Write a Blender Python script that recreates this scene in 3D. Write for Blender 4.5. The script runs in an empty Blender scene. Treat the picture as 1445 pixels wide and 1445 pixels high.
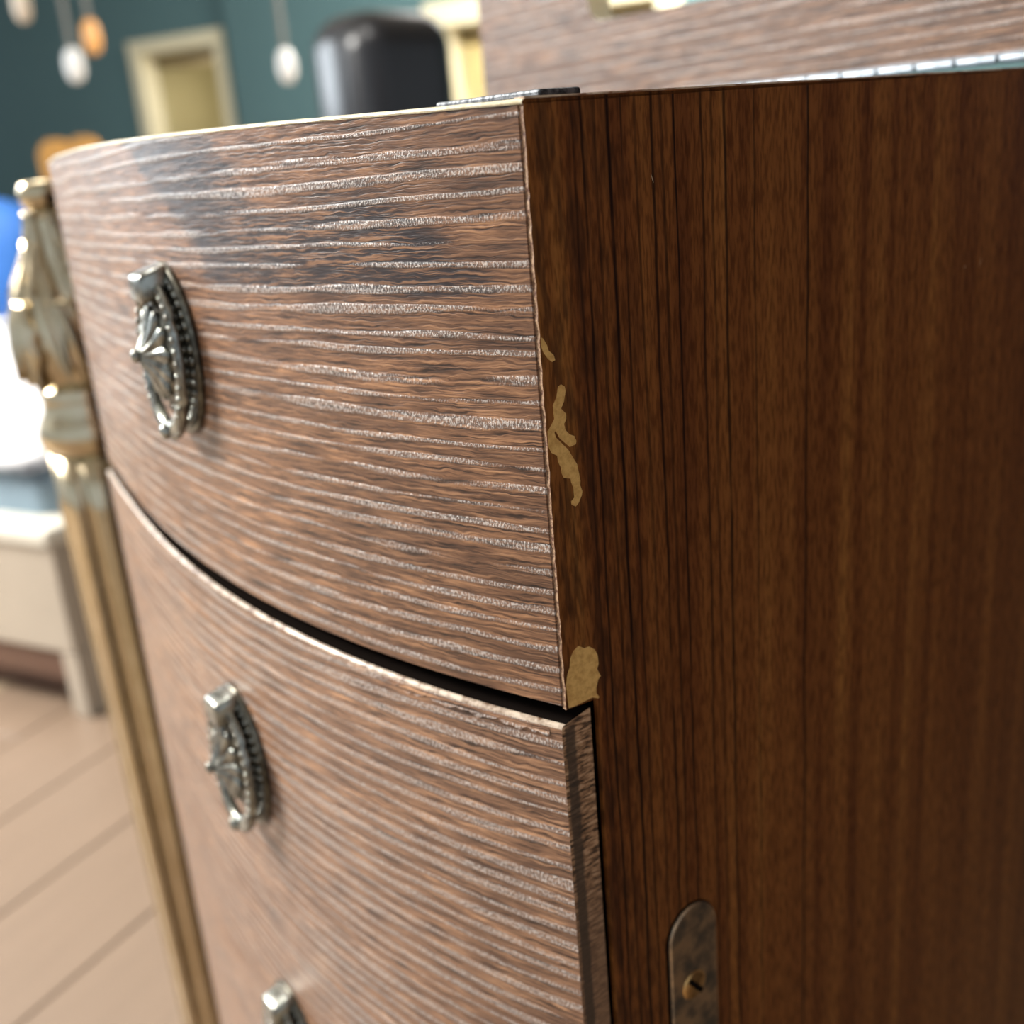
import bpy, bmesh, math, random
from mathutils import Vector, Matrix
random.seed(7)
S = bpy.context.scene
COL = S.collection
PI = math.pi

# ------------------------------------------------------------------ camera
CAM_Z = 0.77135
cam_d = bpy.data.cameras.new('camera'); cam = bpy.data.objects.new('camera', cam_d); COL.objects.link(cam)
cx = Vector((0.9964560, -0.0268591, -0.0797118))
cy = Vector((0.0841153, 0.3181815, 0.9442908))
cz = -Vector((0.0, 0.9476493, -0.3193131))
M = Matrix.Identity(4)
for i in range(3):
    M[i][0], M[i][1], M[i][2] = cx[i], cy[i], cz[i]
M[2][3] = CAM_Z
cam.matrix_world = M
cam_d.sensor_width = 36.0
cam_d.lens = 36.0 * 1560.456 / 1445.0
cam_d.clip_start = 0.01
cam_d.dof.use_dof = True
cam_d.dof.focus_distance = 0.288
cam_d.dof.aperture_fstop = 8.2
S.camera = cam

# ------------------------------------------------------------------ view, world, lights
S.view_settings.view_transform = 'Standard'
S.view_settings.look = 'None'
S.view_settings.exposure = 0.0
S.view_settings.gamma = 1.0
S.view_settings.use_curve_mapping = False

w = bpy.data.worlds.new('world'); S.world = w; w.use_nodes = True
bgn = w.node_tree.nodes['Background']
bgn.inputs['Color'].default_value = (0.80, 0.90, 1.0, 1)
bgn.inputs['Strength'].default_value = 0.74

def area(name, loc, target, sx, sy, power, color):
    d = bpy.data.lights.new(name, 'AREA'); d.shape = 'RECTANGLE'; d.size = sx; d.size_y = sy
    d.energy = power; d.color = color
    o = bpy.data.objects.new(name, d); COL.objects.link(o)
    o.location = loc
    o.rotation_euler = (Vector(target) - Vector(loc)).to_track_quat('-Z', 'Y').to_euler()
    return o

area('window_light', (-3.6, 1.60, 2.80), (-0.1, 0.45, 0.6), 1.2, 1.1, 390, (1.0, 0.97, 0.92))
area('window_light', (-5.2, 5.2, 2.0), (0.0, 5.0, 1.0), 2.2, 1.7, 190, (0.86, 0.94, 1.0))
area('ceiling_light', (-0.6, 1.7, 3.3), (-0.6, 1.7, 0), 1.2, 1.2, 60, (1.0, 0.97, 0.93))
area('ceiling_light', (0.9, 7.6, 3.3), (0.2, 9.2, 0), 2.0, 2.0, 620, (1.0, 0.97, 0.92))

# ------------------------------------------------------------------ node helper
class NT:
    def __init__(self, name):
        self.m = bpy.data.materials.new(name); self.m.use_nodes = True
        self.t = self.m.node_tree; self.t.nodes.clear()
        self.out = self.t.nodes.new('ShaderNodeOutputMaterial')
        self.b = self.t.nodes.new('ShaderNodeBsdfPrincipled')
        self.t.links.new(self.b.outputs[0], self.out.inputs[0])
        self.cache = {}
    def lk(self, v, sock):
        if isinstance(v, bpy.types.NodeSocket): self.t.links.new(v, sock)
        elif v is not None:
            if isinstance(v, (tuple, list)) and len(v) == 3 and sock.type == 'RGBA': v = (*v, 1)
            sock.default_value = v
    def math(self, op, a, b=None, c=None, clamp=False):
        n = self.t.nodes.new('ShaderNodeMath'); n.operation = op; n.use_clamp = clamp
        self.lk(a, n.inputs[0]); self.lk(b, n.inputs[1]); self.lk(c, n.inputs[2])
        return n.outputs[0]
    def uv(self):
        n = self.t.nodes.new('ShaderNodeTexCoord'); s = self.t.nodes.new('ShaderNodeSeparateXYZ')
        self.t.links.new(n.outputs['UV'], s.inputs[0]); return s.outputs[0], s.outputs[1]
    def objc(self):
        n = self.t.nodes.new('ShaderNodeTexCoord'); return n.outputs['Object']
    def xyz(self, x, y, z=0.0):
        n = self.t.nodes.new('ShaderNodeCombineXYZ')
        self.lk(x, n.inputs[0]); self.lk(y, n.inputs[1]); self.lk(z, n.inputs[2]); return n.outputs[0]
    def noise(self, vec, scale=1.0, detail=2.0, rough=0.5, dist=0.0):
        n = self.t.nodes.new('ShaderNodeTexNoise'); self.lk(vec, n.inputs['Vector'])
        n.inputs['Scale'].default_value = scale; n.inputs['Detail'].default_value = detail
        n.inputs['Roughness'].default_value = rough; n.inputs['Distortion'].default_value = dist
        return n.outputs['Fac']
    def sm(self, v, a, b):
        n = self.t.nodes.new('ShaderNodeMapRange'); n.interpolation_type = 'SMOOTHSTEP'
        self.lk(v, n.inputs[0]); n.inputs[1].default_value = a; n.inputs[2].default_value = b
        return n.outputs[0]
    def ramp(self, v, stops):
        n = self.t.nodes.new('ShaderNodeValToRGB'); self.lk(v, n.inputs[0])
        e = n.color_ramp.elements
        while len(e) < len(stops): e.new(0.5)
        for i, (p, c) in enumerate(stops): e[i].position = p; e[i].color = (*c, 1)
        return n.outputs[0]
    def mix(self, f, a, b, mode='MIX'):
        n = self.t.nodes.new('ShaderNodeMix'); n.data_type = 'RGBA'; n.blend_type = mode
        self.lk(f, n.inputs[0]); self.lk(a, n.inputs[6]); self.lk(b, n.inputs[7]); return n.outputs[2]
    def bump(self, h, strength, dist):
        n = self.t.nodes.new('ShaderNodeBump'); self.lk(h, n.inputs['Height'])
        n.inputs['Strength'].default_value = strength; n.inputs['Distance'].default_value = dist
        self.t.links.new(n.outputs[0], self.b.inputs['Normal'])
    def set(self, **k):
        nm = dict(color='Base Color', rough='Roughness', metal='Metallic', spec='Specular IOR Level', coat='Coat Weight',
                  coatr='Coat Roughness', emit='Emission Color', es='Emission Strength', trans='Transmission Weight', ior='IOR', sheen='Sheen Weight')
        for a, v in k.items(): self.lk(v, self.b.inputs[nm[a]])
        return self.m

def plain(name, color, rough=0.6, metal=0.0, var=0.12, scale=30.0, **k):
    n = NT(name)
    f = n.noise(n.objc(), scale, 3.0)
    c = n.mix(f, tuple(x * (1 - var) for x in color), tuple(min(1, x * (1 + var)) for x in color))
    return n.set(color=c, rough=rough, metal=metal, **k)

# textured veneer on the curved front: raised pale pore bands with glints painted into the colour, wavy fibre, dark burnt patch on the drawer
def veneer_front(name, patch_top=None, seed=0.0, tone=1.0, bt=0.40):
    n = NT(name); u, v = n.uv()
    us = n.math('ADD', u, seed)
    wv = n.noise(n.xyz(n.math('MULTIPLY', us, 9.0), n.math('MULTIPLY', v, 55.0)), 1.0, 2.0)
    wv = n.math('MULTIPLY', n.math('SUBTRACT', wv, 0.5), 0.0042)
    slope = n.math('MULTIPLY', u, 0.02)
    vv = n.math('ADD', n.math('ADD', v, wv), slope)
    # pore bands
    jit = n.noise(n.xyz(n.math('MULTIPLY', us, 2.5), n.math('MULTIPLY', vv, 140.0)), 1.0, 1.0)
    ph = n.math('ADD', n.math('MULTIPLY', vv, 2 * PI / 0.0058), n.math('MULTIPLY', jit, 4.5))
    sn = n.math('SINE', ph)
    amp = n.noise(n.xyz(n.math('MULTIPLY', us, 22.0), n.math('MULTIPLY', vv, 260.0), seed + 3.1), 1.0, 2.0)
    band = n.sm(n.math('ADD', sn, n.math('MULTIPLY', n.math('SUBTRACT', amp, 0.5), 3.0)), bt, bt + 0.62)
    spk = n.noise(n.xyz(n.math('MULTIPLY', us, 1700.0), n.math('MULTIPLY', vv, 800.0)), 1.0, 2.0, 0.6)
    spk = n.sm(spk, 0.47, 0.60)
    pore = n.math('MULTIPLY', band, n.math('ADD', 0.16, n.math('MULTIPLY', spk, 0.84)))
    # fibre
    fw = n.noise(n.xyz(n.math('MULTIPLY', us, 130.0), n.math('MULTIPLY', vv, 420.0)), 1.0, 2.0)
    vf = n.math('ADD', vv, n.math('MULTIPLY', fw, 0.0021))
    fib = n.noise(n.xyz(n.math('MULTIPLY', us, 46.0), n.math('MULTIPLY', vf, 1350.0)), 1.0, 3.0, 0.62)
    big = n.noise(n.xyz(n.math('MULTIPLY', us, 11.0), n.math('MULTIPLY', vv, 95.0), seed), 1.0, 3.0, 0.6)
    c = n.ramp(fib, [(0.35, (0.036, 0.019, 0.013)), (0.45, (0.150, 0.074, 0.042)), (0.54, (0.285, 0.142, 0.075)), (0.67, (0.52, 0.275, 0.140))])
    if tone != 1.0: c = n.mix(1.0, c, (tone, tone * 1.06, tone * 1.14), 'MULTIPLY')
    c = n.mix(n.sm(big, 0.32, 0.70), n.mix(1.0, c, (0.62, 0.62, 0.66), 'MULTIPLY'), c)
    if patch_top is not None:
        # burnt/ebonised patch, upper part of the drawer, ends in streaks along the grain
        pn = n.noise(n.xyz(n.math('MULTIPLY', us, 26.0), n.math('MULTIPLY', vv, 60.0), 8.3), 1.0, 3.0, 0.6)
        lower = n.sm(v, patch_top - 0.0475, patch_top - 0.0455)
        dz = n.math('SUBTRACT', patch_top, v)                # distance from the top
        cen = n.math('SUBTRACT', 0.168, n.math('MULTIPLY', dz, 1.6))
        dist = n.math('ABSOLUTE', n.math('SUBTRACT', u, cen))
        d1 = n.sm(dist, 0.050, 0.012)
        c2 = n.math('ABSOLUTE', n.math('SUBTRACT', u, n.math('SUBTRACT', 0.095, n.math('MULTIPLY', dz, 1.0))))
        d2 = n.math('MULTIPLY', n.sm(c2, 0.056, 0.016), n.sm(dz, 0.008, 0.036))
        m = n.math('MAXIMUM', d1, d2)
        m = n.math('ADD', m, n.math('MULTIPLY', n.math('SUBTRACT', pn, 0.5), 1.7))
        m = n.math('MULTIPLY', n.sm(m, 0.14, 0.66), lower)
        keep = n.sm(fib, 0.47, 0.57)
        far = n.sm(u, 0.09, 0.15)
        m = n.math('MULTIPLY', m, n.math('SUBTRACT', 1.0, n.math('MULTIPLY', keep, n.math('SUBTRACT', 0.75, n.math('MULTIPLY', far, 0.5)))))
        c = n.mix(n.math('MULTIPLY', m, 0.94), c, (0.024, 0.019, 0.023))
    c = n.mix(n.math('MULTIPLY', pore, 0.74), c, (0.72, 0.65, 0.60))
    h = n.math('ADD', n.math('MULTIPLY', band, n.math('ADD', 0.35, spk)), n.math('MULTIPLY', fib, 0.55))
    n.bump(h, 0.6, 0.0007)
    r = n.math('SUBTRACT', 0.42, n.math('MULTIPLY', band, 0.10))
    return n.set(color=c, rough=r, spec=0.36, coat=0.14, coatr=0.28)

LINES = [0.0148, 0.0174, 0.0217, 0.0259, 0.0303, 0.0354, 0.0411, 0.0445, 0.0491, 0.0587, 0.0629, 0.0681, 0.08, 0.1028]
def veneer_side(name):
    n = NT(name); u, v = n.uv()
    wob = n.noise(n.xyz(n.math('MULTIPLY', u, 30.0), n.math('MULTIPLY', v, 14.0)), 1.0, 2.0)
    uu = n.math('ADD', u, n.math('MULTIPLY', n.math('SUBTRACT', wob, 0.5), 0.0030))
    uu = n.math('ADD', uu, n.math('MULTIPLY', n.noise(n.xyz(n.math('MULTIPLY', u, 200.0), n.math('MULTIPLY', v, 120.0)), 1.0, 1.0), 0.0006))
    # thin dark growth lines, each with its own wander
    line = None
    for k, p in enumerate(LINES):
        wob2 = n.noise(n.xyz(k * 7.3, n.math('MULTIPLY', v, 16.0), n.math('MULTIPLY', u, 20.0)), 1.0, 3.0)
        up = n.math('ADD', u, n.math('MULTIPLY', n.math('SUBTRACT', wob2, 0.5), 0.0026))
        wd = 0.00034 + 0.00016 * ((k * 5) % 4) / 3
        l = n.sm(n.math('ABSOLUTE', n.math('SUBTRACT', up, p)), wd * 1.7, wd * 0.4)
        l = n.math('MULTIPLY', l, 0.55 + 0.45 * ((k * 3) % 5) / 4)
        line = l if line is None else n.math('MAXIMUM', line, l)
    brk = n.sm(n.noise(n.xyz(n.math('MULTIPLY', uu, 300.0), n.math('MULTIPLY', v, 22.0), 9.0), 1.0, 2.0), 0.24, 0.44)
    line = n.math('MULTIPLY', line, brk)
    stripe = n.noise(n.xyz(n.math('MULTIPLY', uu, 95.0), n.math('MULTIPLY', v, 2.2), 1.0), 1.0, 3.0, 0.65)
    mott = n.noise(n.xyz(n.math('MULTIPLY', u, 900.0), n.math('MULTIPLY', v, 130.0)), 1.0, 2.0, 0.6)
    blob = n.noise(n.xyz(n.math('MULTIPLY', u, 260.0), n.math('MULTIPLY', v, 45.0), 2.0), 1.0, 2.0, 0.6)
    c = n.ramp(stripe, [(0.30, (0.105, 0.031, 0.010)), (0.45, (0.165, 0.054, 0.0145)), (0.58, (0.230, 0.083, 0.021)), (0.72, (0.300, 0.122, 0.030))])
    c = n.mix(n.sm(mott, 0.60, 0.36), c, n.mix(1.0, c, (0.55, 0.50, 0.48), 'MULTIPLY'))
    near = n.sm(u, 0.05, 0.005)
    c = n.mix(n.math('MULTIPLY', n.sm(blob, 0.56, 0.40), n.math('MULTIPLY', near, 0.6)), c, (0.030, 0.013, 0.007))
    c = n.mix(n.math('MULTIPLY', line, 0.95), c, (0.010, 0.004, 0.003))
    n.bump(n.math('SUBTRACT', mott, n.math('MULTIPLY', line, 1.5)), 0.12, 0.0003)
    return n.set(color=c, rough=0.40, spec=0.12)

def door_edge_mat():
    n = NT('door_edge_veneer'); u, v = n.uv()
    # short cross-grain ticks, smoothing out lower down, dark paint line along the front
    t = n.noise(n.xyz(n.math('MULTIPLY', u, 180.0), n.math('MULTIPLY', v, 900.0)), 1.0, 3.0, 0.7)
    c = n.ramp(t, [(0.38, (0.030, 0.017, 0.010)), (0.47, (0.19, 0.095, 0.045)), (0.56, (0.42, 0.235, 0.125)), (0.70, (0.60, 0.40, 0.25))])
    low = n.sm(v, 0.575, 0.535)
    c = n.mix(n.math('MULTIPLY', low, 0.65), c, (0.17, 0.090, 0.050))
    e = n.noise(n.xyz(n.math('MULTIPLY', u, 500.0), n.math('MULTIPLY', v, 260.0)), 1.0, 2.0)
    uu = n.math('ADD', u, n.math('MULTIPLY', n.math('SUBTRACT', e, 0.5), 0.0012))
    strip = n.math('MULTIPLY', n.sm(uu, -0.0012, -0.0004), n.sm(uu, 0.0034, 0.0022))
    strip = n.math('MULTIPLY', strip, n.sm(v, 0.6165, 0.612))
    c = n.mix(n.math('MULTIPLY', strip, 0.85), c, (0.042, 0.027, 0.018))
    n.bump(t, 0.3, 0.0003)
    return n.set(color=c, rough=0.5)

def worn_lit_edge_mat(name, a, b, scale=900.0):
    n = NT(name); f = n.noise(n.objc(), scale, 3.0, 0.7)
    c = n.ramp(f, [(0.36, a), (0.60, b)])
    return n.set(color=c, rough=0.55)

def metal_mat(name, a, b, rough=0.32, scale=250.0, bump=0.05):
    n = NT(name); f = n.noise(n.objc(), scale, 3.0, 0.6)
    c = n.mix(n.sm(f, 0.35, 0.65), a, b); n.bump(f, bump, 0.0004)
    return n.set(color=c, rough=rough, metal=1.0)

M_front = veneer_front('veneer_front_drawer', patch_top=0.780)
M_door = veneer_front('veneer_front_door', seed=0.37, tone=1.18, bt=0.12)  # lighter tone, pale floor sheen partly put into the door colour
M_lid = veneer_front('veneer_lid', patch_top=0.885, seed=0.81, tone=0.74)
M_side = veneer_side('veneer_side')
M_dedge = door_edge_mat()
M_black = plain('carcass_shade_black', (0.008, 0.006, 0.005), 0.9, spec=0.0)  # black carcass; also painted as shade on the door top and plate rim
M_lip = worn_lit_edge_mat('raw_edge_highlight', (0.72, 0.62, 0.40), (0.90, 0.84, 0.62), 600)  # pale window highlight painted on the raw top and lid edges
M_dtop = worn_lit_edge_mat('worn_door_highlight', (0.16, 0.085, 0.045), (0.66, 0.54, 0.42), 200)  # brown worn edge with its highlight painted pale
for mm in (M_lip, M_dtop): mm.node_tree.nodes['Principled BSDF'].inputs['Roughness'].default_value = 0.28
M_corner = worn_lit_edge_mat('worn_corner_edge', (0.10, 0.035, 0.022), (0.42, 0.27, 0.16), 900)
M_chip = worn_lit_edge_mat('bare_chip', (0.52, 0.28, 0.075), (0.70, 0.42, 0.135), 420)
M_chiprim = worn_lit_edge_mat('chip_rim', (0.62, 0.42, 0.18), (0.76, 0.56, 0.28), 600)
M_pewter = metal_mat('antique_pewter', (0.17, 0.165, 0.145), (0.36, 0.37, 0.335), 0.27)
M_pewterd = metal_mat('antique_pewter_dark', (0.07, 0.063, 0.05), (0.19, 0.18, 0.145), 0.34)
M_plate = metal_mat('tarnished_plate', (0.20, 0.185, 0.165), (0.62, 0.45, 0.29), 0.40, 110.0)
M_brass = metal_mat('brass_screw', (0.42, 0.24, 0.09), (0.60, 0.38, 0.16), 0.35)
M_steel = metal_mat('hinge_steel', (0.20, 0.23, 0.26), (0.32, 0.36, 0.40), 0.5, 120.0)
M_dsteel = metal_mat('dark_strap', (0.05, 0.055, 0.06), (0.20, 0.21, 0.22), 0.6, 500.0)
M_gold = metal_mat('champagne_gold', (0.56, 0.47, 0.31), (0.63, 0.54, 0.38), 0.23, 40.0)
for mm in (M_gold,): mm.node_tree.nodes['Principled BSDF'].inputs['Metallic'].default_value = 1.0

# ------------------------------------------------------------------ mesh helpers
def link(name, me, mats, parent=None, loc=None, rotz=None):
    o = bpy.data.objects.new(name, me); COL.objects.link(o)
    if not isinstance(mats, (list, tuple)): mats = [mats]
    if not me.materials:
        for m in mats: me.materials.append(m)
    if parent: o.parent = parent
    if loc is not None: o.location = loc
    if rotz is not None: o.rotation_euler = (0, 0, rotz)
    return o

def mesh_py(name, vs, fs, uvs=None, mi=None, smooth=False, recalc=True):
    me = bpy.data.meshes.new(name); me.from_pydata([tuple(v) for v in vs], [], fs)
    if uvs:
        lay = me.uv_layers.new(name='UVMap')
        for lp in me.loops: lay.data[lp.index].uv = uvs[lp.vertex_index]
    if mi:
        for p, i in zip(me.polygons, mi): p.material_index = i
    if recalc:
        bm = bmesh.new(); bm.from_mesh(me); bmesh.ops.recalc_face_normals(bm, faces=bm.faces); bm.to_mesh(me); bm.free()
    if smooth:
        for p in me.polygons: p.use_smooth = True
    return me

def bm_mesh(name, bm, smooth=False):
    bmesh.ops.recalc_face_normals(bm, faces=bm.faces)
    me = bpy.data.meshes.new(name); bm.to_mesh(me); bm.free()
    if smooth:
        for p in me.polygons: p.use_smooth = True
    return me

def add_box(bm, x0, x1, y0, y1, z0, z1, bev=0.0, seg=2):
    r = bmesh.ops.create_cube(bm, size=1.0)
    vs = r['verts']
    for v in vs:
        v.co = Vector((x0 if v.co.x < 0 else x1, y0 if v.co.y < 0 else y1, z0 if v.co.z < 0 else z1))
    if bev > 0:
        es = list({e for v in vs for e in v.link_edges})
        bmesh.ops.bevel(bm, geom=es, offset=bev, segments=seg, profile=0.5, affect='EDGES')

def box_me(name, x0, x1, y0, y1, z0, z1, bev=0.0, seg=2, smooth=False):
    bm = bmesh.new(); add_box(bm, x0, x1, y0, y1, z0, z1, bev, seg)
    return bm_mesh(name, bm, smooth)

def lathe(bm, prof, n=40, rfun=None, ctr=(0, 0, 0), axis='Z', ex=1.0, ey=1.0):
    rings = []
    for (r, h) in prof:
        ring = []
        for i in range(n):
            a = 2 * PI * i / n; rr = r * (rfun(a, h, r) if rfun else 1.0)
            p = (rr * math.cos(a) * ex, rr * math.sin(a) * ey, h)
            if axis == 'X': p = (h, p[0], p[1])
            ring.append(bm.verts.new((p[0] + ctr[0], p[1] + ctr[1], p[2] + ctr[2])))
        rings.append(ring)
    for a, b in zip(rings, rings[1:]):
        for i in range(n):
            bm.faces.new((a[i], a[(i + 1) % n], b[(i + 1) % n], b[i]))
    bm.faces.new(rings[0]); bm.faces.new(rings[-1])

def tube(bm, pts, rad, n=10, closed=False, rads=None):
    rings = []; L = len(pts); pts = [Vector(p) for p in pts]
    for i, p in enumerate(pts):
        a = pts[(i - 1) % L] if (closed or i > 0) else p
        b = pts[(i + 1) % L] if (closed or i < L - 1) else p
        t = (b - a).normalized(); up = Vector((0, 0, 1)) if abs(t.z) < 0.9 else Vector((1, 0, 0))
        s = t.cross(up).normalized(); q = s.cross(t)
        r = rads[i] if rads else rad
        rings.append([bm.verts.new(p + s * math.cos(2 * PI * k / n) * r + q * math.sin(2 * PI * k / n) * r) for k in range(n)])
    for i in range(L if closed else L - 1):
        a, b = rings[i], rings[(i + 1) % L]
        # pick the least twisting offset when closing
        off = 0
        if closed and i == L - 1:
            off = min(range(n), key=lambda o: (a[0].co - b[o].co).length)
        for k in range(n):
            bm.faces.new((a[k], a[(k + 1) % n], b[(k + 1 + off) % n], b[(k + off) % n]))
    if not closed:
        bm.faces.new(rings[0]); bm.faces.new(rings[-1])

def tag(o, label, cat, group=None):
    o['label'] = label; o['category'] = cat
    if group: o['group'] = group
    return o
def thing(name, label, cat, loc=(0, 0, 0), rotz=0.0, group=None):
    o = bpy.data.objects.new(name, None); COL.objects.link(o); o.empty_display_size = 0.05
    o.location = loc; o.rotation_euler = (0, 0, rotz)
    return tag(o, label, cat, group)
def struct(name, me, mats, parent=None):
    o = link(name, me, mats, parent)
    if not parent: o['kind'] = 'structure'
    return o

# ------------------------------------------------------------------ the room
E1 = Vector((0.8660, -0.5000, 0)); NW = Vector((-0.5, -0.8660, 0)); WP = Vector((-3.417, 12.0, 0))
def wall_pt(k, d, z): return WP + E1 * k + NW * d + Vector((0, 0, z))
def wbox(bm, k0, k1, d0, d1, z0, z1, bev=0.0):
    tb = bmesh.new(); add_box(tb, k0, k1, d0, d1, z0, z1, bev)
    vm = {v: bm.verts.new(wall_pt(*v.co)) for v in tb.verts}
    for f in tb.faces: bm.faces.new([vm[v] for v in f.verts])
    tb.free()
M_teal = plain('teal_wall_paint', (0.078, 0.152, 0.160), 0.75, var=0.05, scale=1.5)
M_olive = plain('olive_wall_paint', (0.46, 0.41, 0.23), 0.8, var=0.06, scale=1.5)
M_yellow = plain('yellow_wall_paint', (0.78, 0.72, 0.48), 0.8, var=0.06, scale=1.5)
M_soffit = plain('shaded_soffit_tan', (0.24, 0.19, 0.10), 0.8, var=0.06, scale=3)  # tan darkened to put shade into the soffits
M_casing = plain('cream_casing_paint', (0.72, 0.66, 0.46), 0.6, var=0.05, scale=3)
M_ceil = plain('ceiling_paint', (0.55, 0.55, 0.53), 0.9, var=0.04, scale=2)

H = 3.4
bm = bmesh.new()
wbox(bm, -9, 0.11, -0.2, 0, 0, H); wbox(bm, 1.16, 1.40, -0.2, 0, 0, H); wbox(bm, 0.11, 1.16, -0.2, 0, 1.87, H)
struct('wall_back', bm_mesh('wall_back', bm), M_teal)
bm = bmesh.new()
wbox(bm, 1.40, 3.70, -0.2, 0.12, 0, H); wbox(bm, 5.72, 14, -0.2, 0.12, 0, H); wbox(bm, 3.70, 5.72, -0.2, 0.12, 1.72, H)
struct('wall_right', bm_mesh('wall_right', bm), M_teal)
def doorway(idx, k0, k1, zt, depth, d0, mwall, cw):
    # casing boards, with the passage behind as walls of its own
    bm = bmesh.new(); wbox(bm, k0 - cw, k0 + 0.01, d0 - 0.2, d0 + 0.03, 0, zt - 0.01, 0.006)
    o = struct('door_%d' % idx, bm_mesh('door', bm), M_casing)
    bm = bmesh.new(); wbox(bm, k1 - 0.01, k1 + cw, d0 - 0.2, d0 + 0.03, 0, zt - 0.01, 0.006)
    link('jamb', bm_mesh('jamb', bm), M_casing, o)
    bm = bmesh.new(); wbox(bm, k0 - cw, k1 + cw, d0 - 0.2, d0 + 0.035, zt - 0.01, zt + cw, 0.006)
    link('header', bm_mesh('header', bm), M_casing, o)
    bm = bmesh.new()
    wbox(bm, k0 - 0.35, k1 + 0.35, -depth - 0.3, -depth - 0.2, 0, H - 0.6)
    wbox(bm, k0 - 0.35, k0 - 0.27, -depth - 0.2, -0.21, 0, H - 0.6)
    wbox(bm, k1 + 0.27, k1 + 0.35, -depth - 0.2, -0.21, 0, H - 0.6)
    wbox(bm, k0 - 0.35, k1 + 0.35, -depth - 0.2, -0.21, zt + 0.12, zt + 0.2)
    pw_ = struct('wall_passage_%d' % idx, bm_mesh('passage', bm), mwall)
    bm = bmesh.new(); wbox(bm, k0 - 0.26, k1 + 0.26, -0.80, -0.215, zt - 0.10, zt + 0.11, 0.004)
    link('soffit', bm_mesh('soffit', bm), M_soffit, pw_)
doorway(1, 0.13, 1.14, 1.85, 1.4, 0.0, M_olive, 0.12)
doorway(2, 3.76, 5.66, 1.70, 1.6, 0.12, M_yellow, 0.18)
def lamp_in(k, d, z, p, c, r=0.12):
    l = bpy.data.lights.new('passage_lamp', 'POINT'); l.energy = p; l.color = c; l.shadow_soft_size = r
    o = bpy.data.objects.new('passage_lamp', l); COL.objects.link(o); o.location = wall_pt(k, d, z)
lamp_in(0.6, -0.75, 1.35, 15, (1, 0.92, 0.78)); lamp_in(4.4, -0.9, 1.45, 26, (1, 0.88, 0.62))

bm = bmesh.new(); add_box(bm, -9, 13, -3.5, 20, -0.16, -0.006)
M_floor = plain('floor_board_base', (0.36, 0.27, 0.19), 0.5, var=0.15, scale=1.2)
floor = struct('floor', bm_mesh('floor', bm), M_floor)
struct('ceiling', box_me('ceiling', -9, 13, -3.5, 20, H, H + 0.1), M_ceil)
# floor boards near the cabinet and the bed
def plank_mat(i, c):
    n = NT('floor_plank_%d' % i); co = n.objc()
    sp = n.t.nodes.new('ShaderNodeMapping'); n.lk(co, sp.inputs[0]); sp.inputs['Scale'].default_value = (60, 4, 10)
    f = n.noise(sp.outputs[0], 1.0, 3.0)
    return n.set(color=n.mix(f, tuple(x * 0.80 for x in c), tuple(min(1, x * 1.12) for x in c)), rough=0.42)
PM = [plank_mat(i, c) for i, c in enumerate([(0.30, 0.222, 0.15), (0.39, 0.295, 0.20), (0.235, 0.165, 0.115)])]
pang = math.atan2(0.877, 0.48) - PI / 2      # boards run away from the viewer, square to the bed rail
pw, plen = 0.16, 1.3
pmes = []
for m in PM:
    me = box_me('plank', -pw / 2 + 0.0012, pw / 2 - 0.0012, -plen / 2 + 0.001, plen / 2 - 0.001, -0.006, 0.0, 0.0012, 1)
    me.materials.append(m); pmes.append(me)
for i in range(-10, 12):
    for j in range(-1, 4):
        x = i * pw; y = j * plen + ((i * 0.377) % 1.0) * plen
        o = bpy.data.objects.new('plank', random.choice(pmes)); COL.objects.link(o); o.parent = floor
        ca, sa = math.cos(pang), math.sin(pang)
        o.location = (-0.5 + x * ca - y * sa, 0.4 + x * sa + y * ca, 0); o.rotation_euler = (0, 0, pang)

# ------------------------------------------------------------------ the bow-front cabinet
CX, CY, TH = 0.010481, 0.274204, 0.6214
W, BS, BN, BA = 0.397154, 0.026821, 1.97284, -0.359401
ZT, ZB, DEPTH = 0.780, 0.620, 0.42
def bow(t): return BS * (1 - abs(1 - 2 * t) ** BN) * (1 + BA * (2 * t - 1))
CR = [(0, -.0006), (.06, -.0004), (.12, 0), (.25, .0008), (.4, .0013), (.55, .0016), (.7, .0016), (.9, .0006), (1, -.0018)]
def crown(t):
    for (a, p), (b, q) in zip(CR, CR[1:]):
        if t <= b: return p + (q - p) * (t - a) / (b - a)
    return CR[-1][1]
TS = [i / 96 for i in range(97)]
ARC = [0.0]
for a, b in zip(TS, TS[1:]): ARC.append(ARC[-1] + math.hypot((b - a) * W, bow(b) - bow(a)))

cab = thing('sewing_cabinet', 'brown bow-fronted wooden cabinet with chipped side veneer and oval pulls, lid standing open', 'cabinet', (CX, CY, 0), TH)

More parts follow.
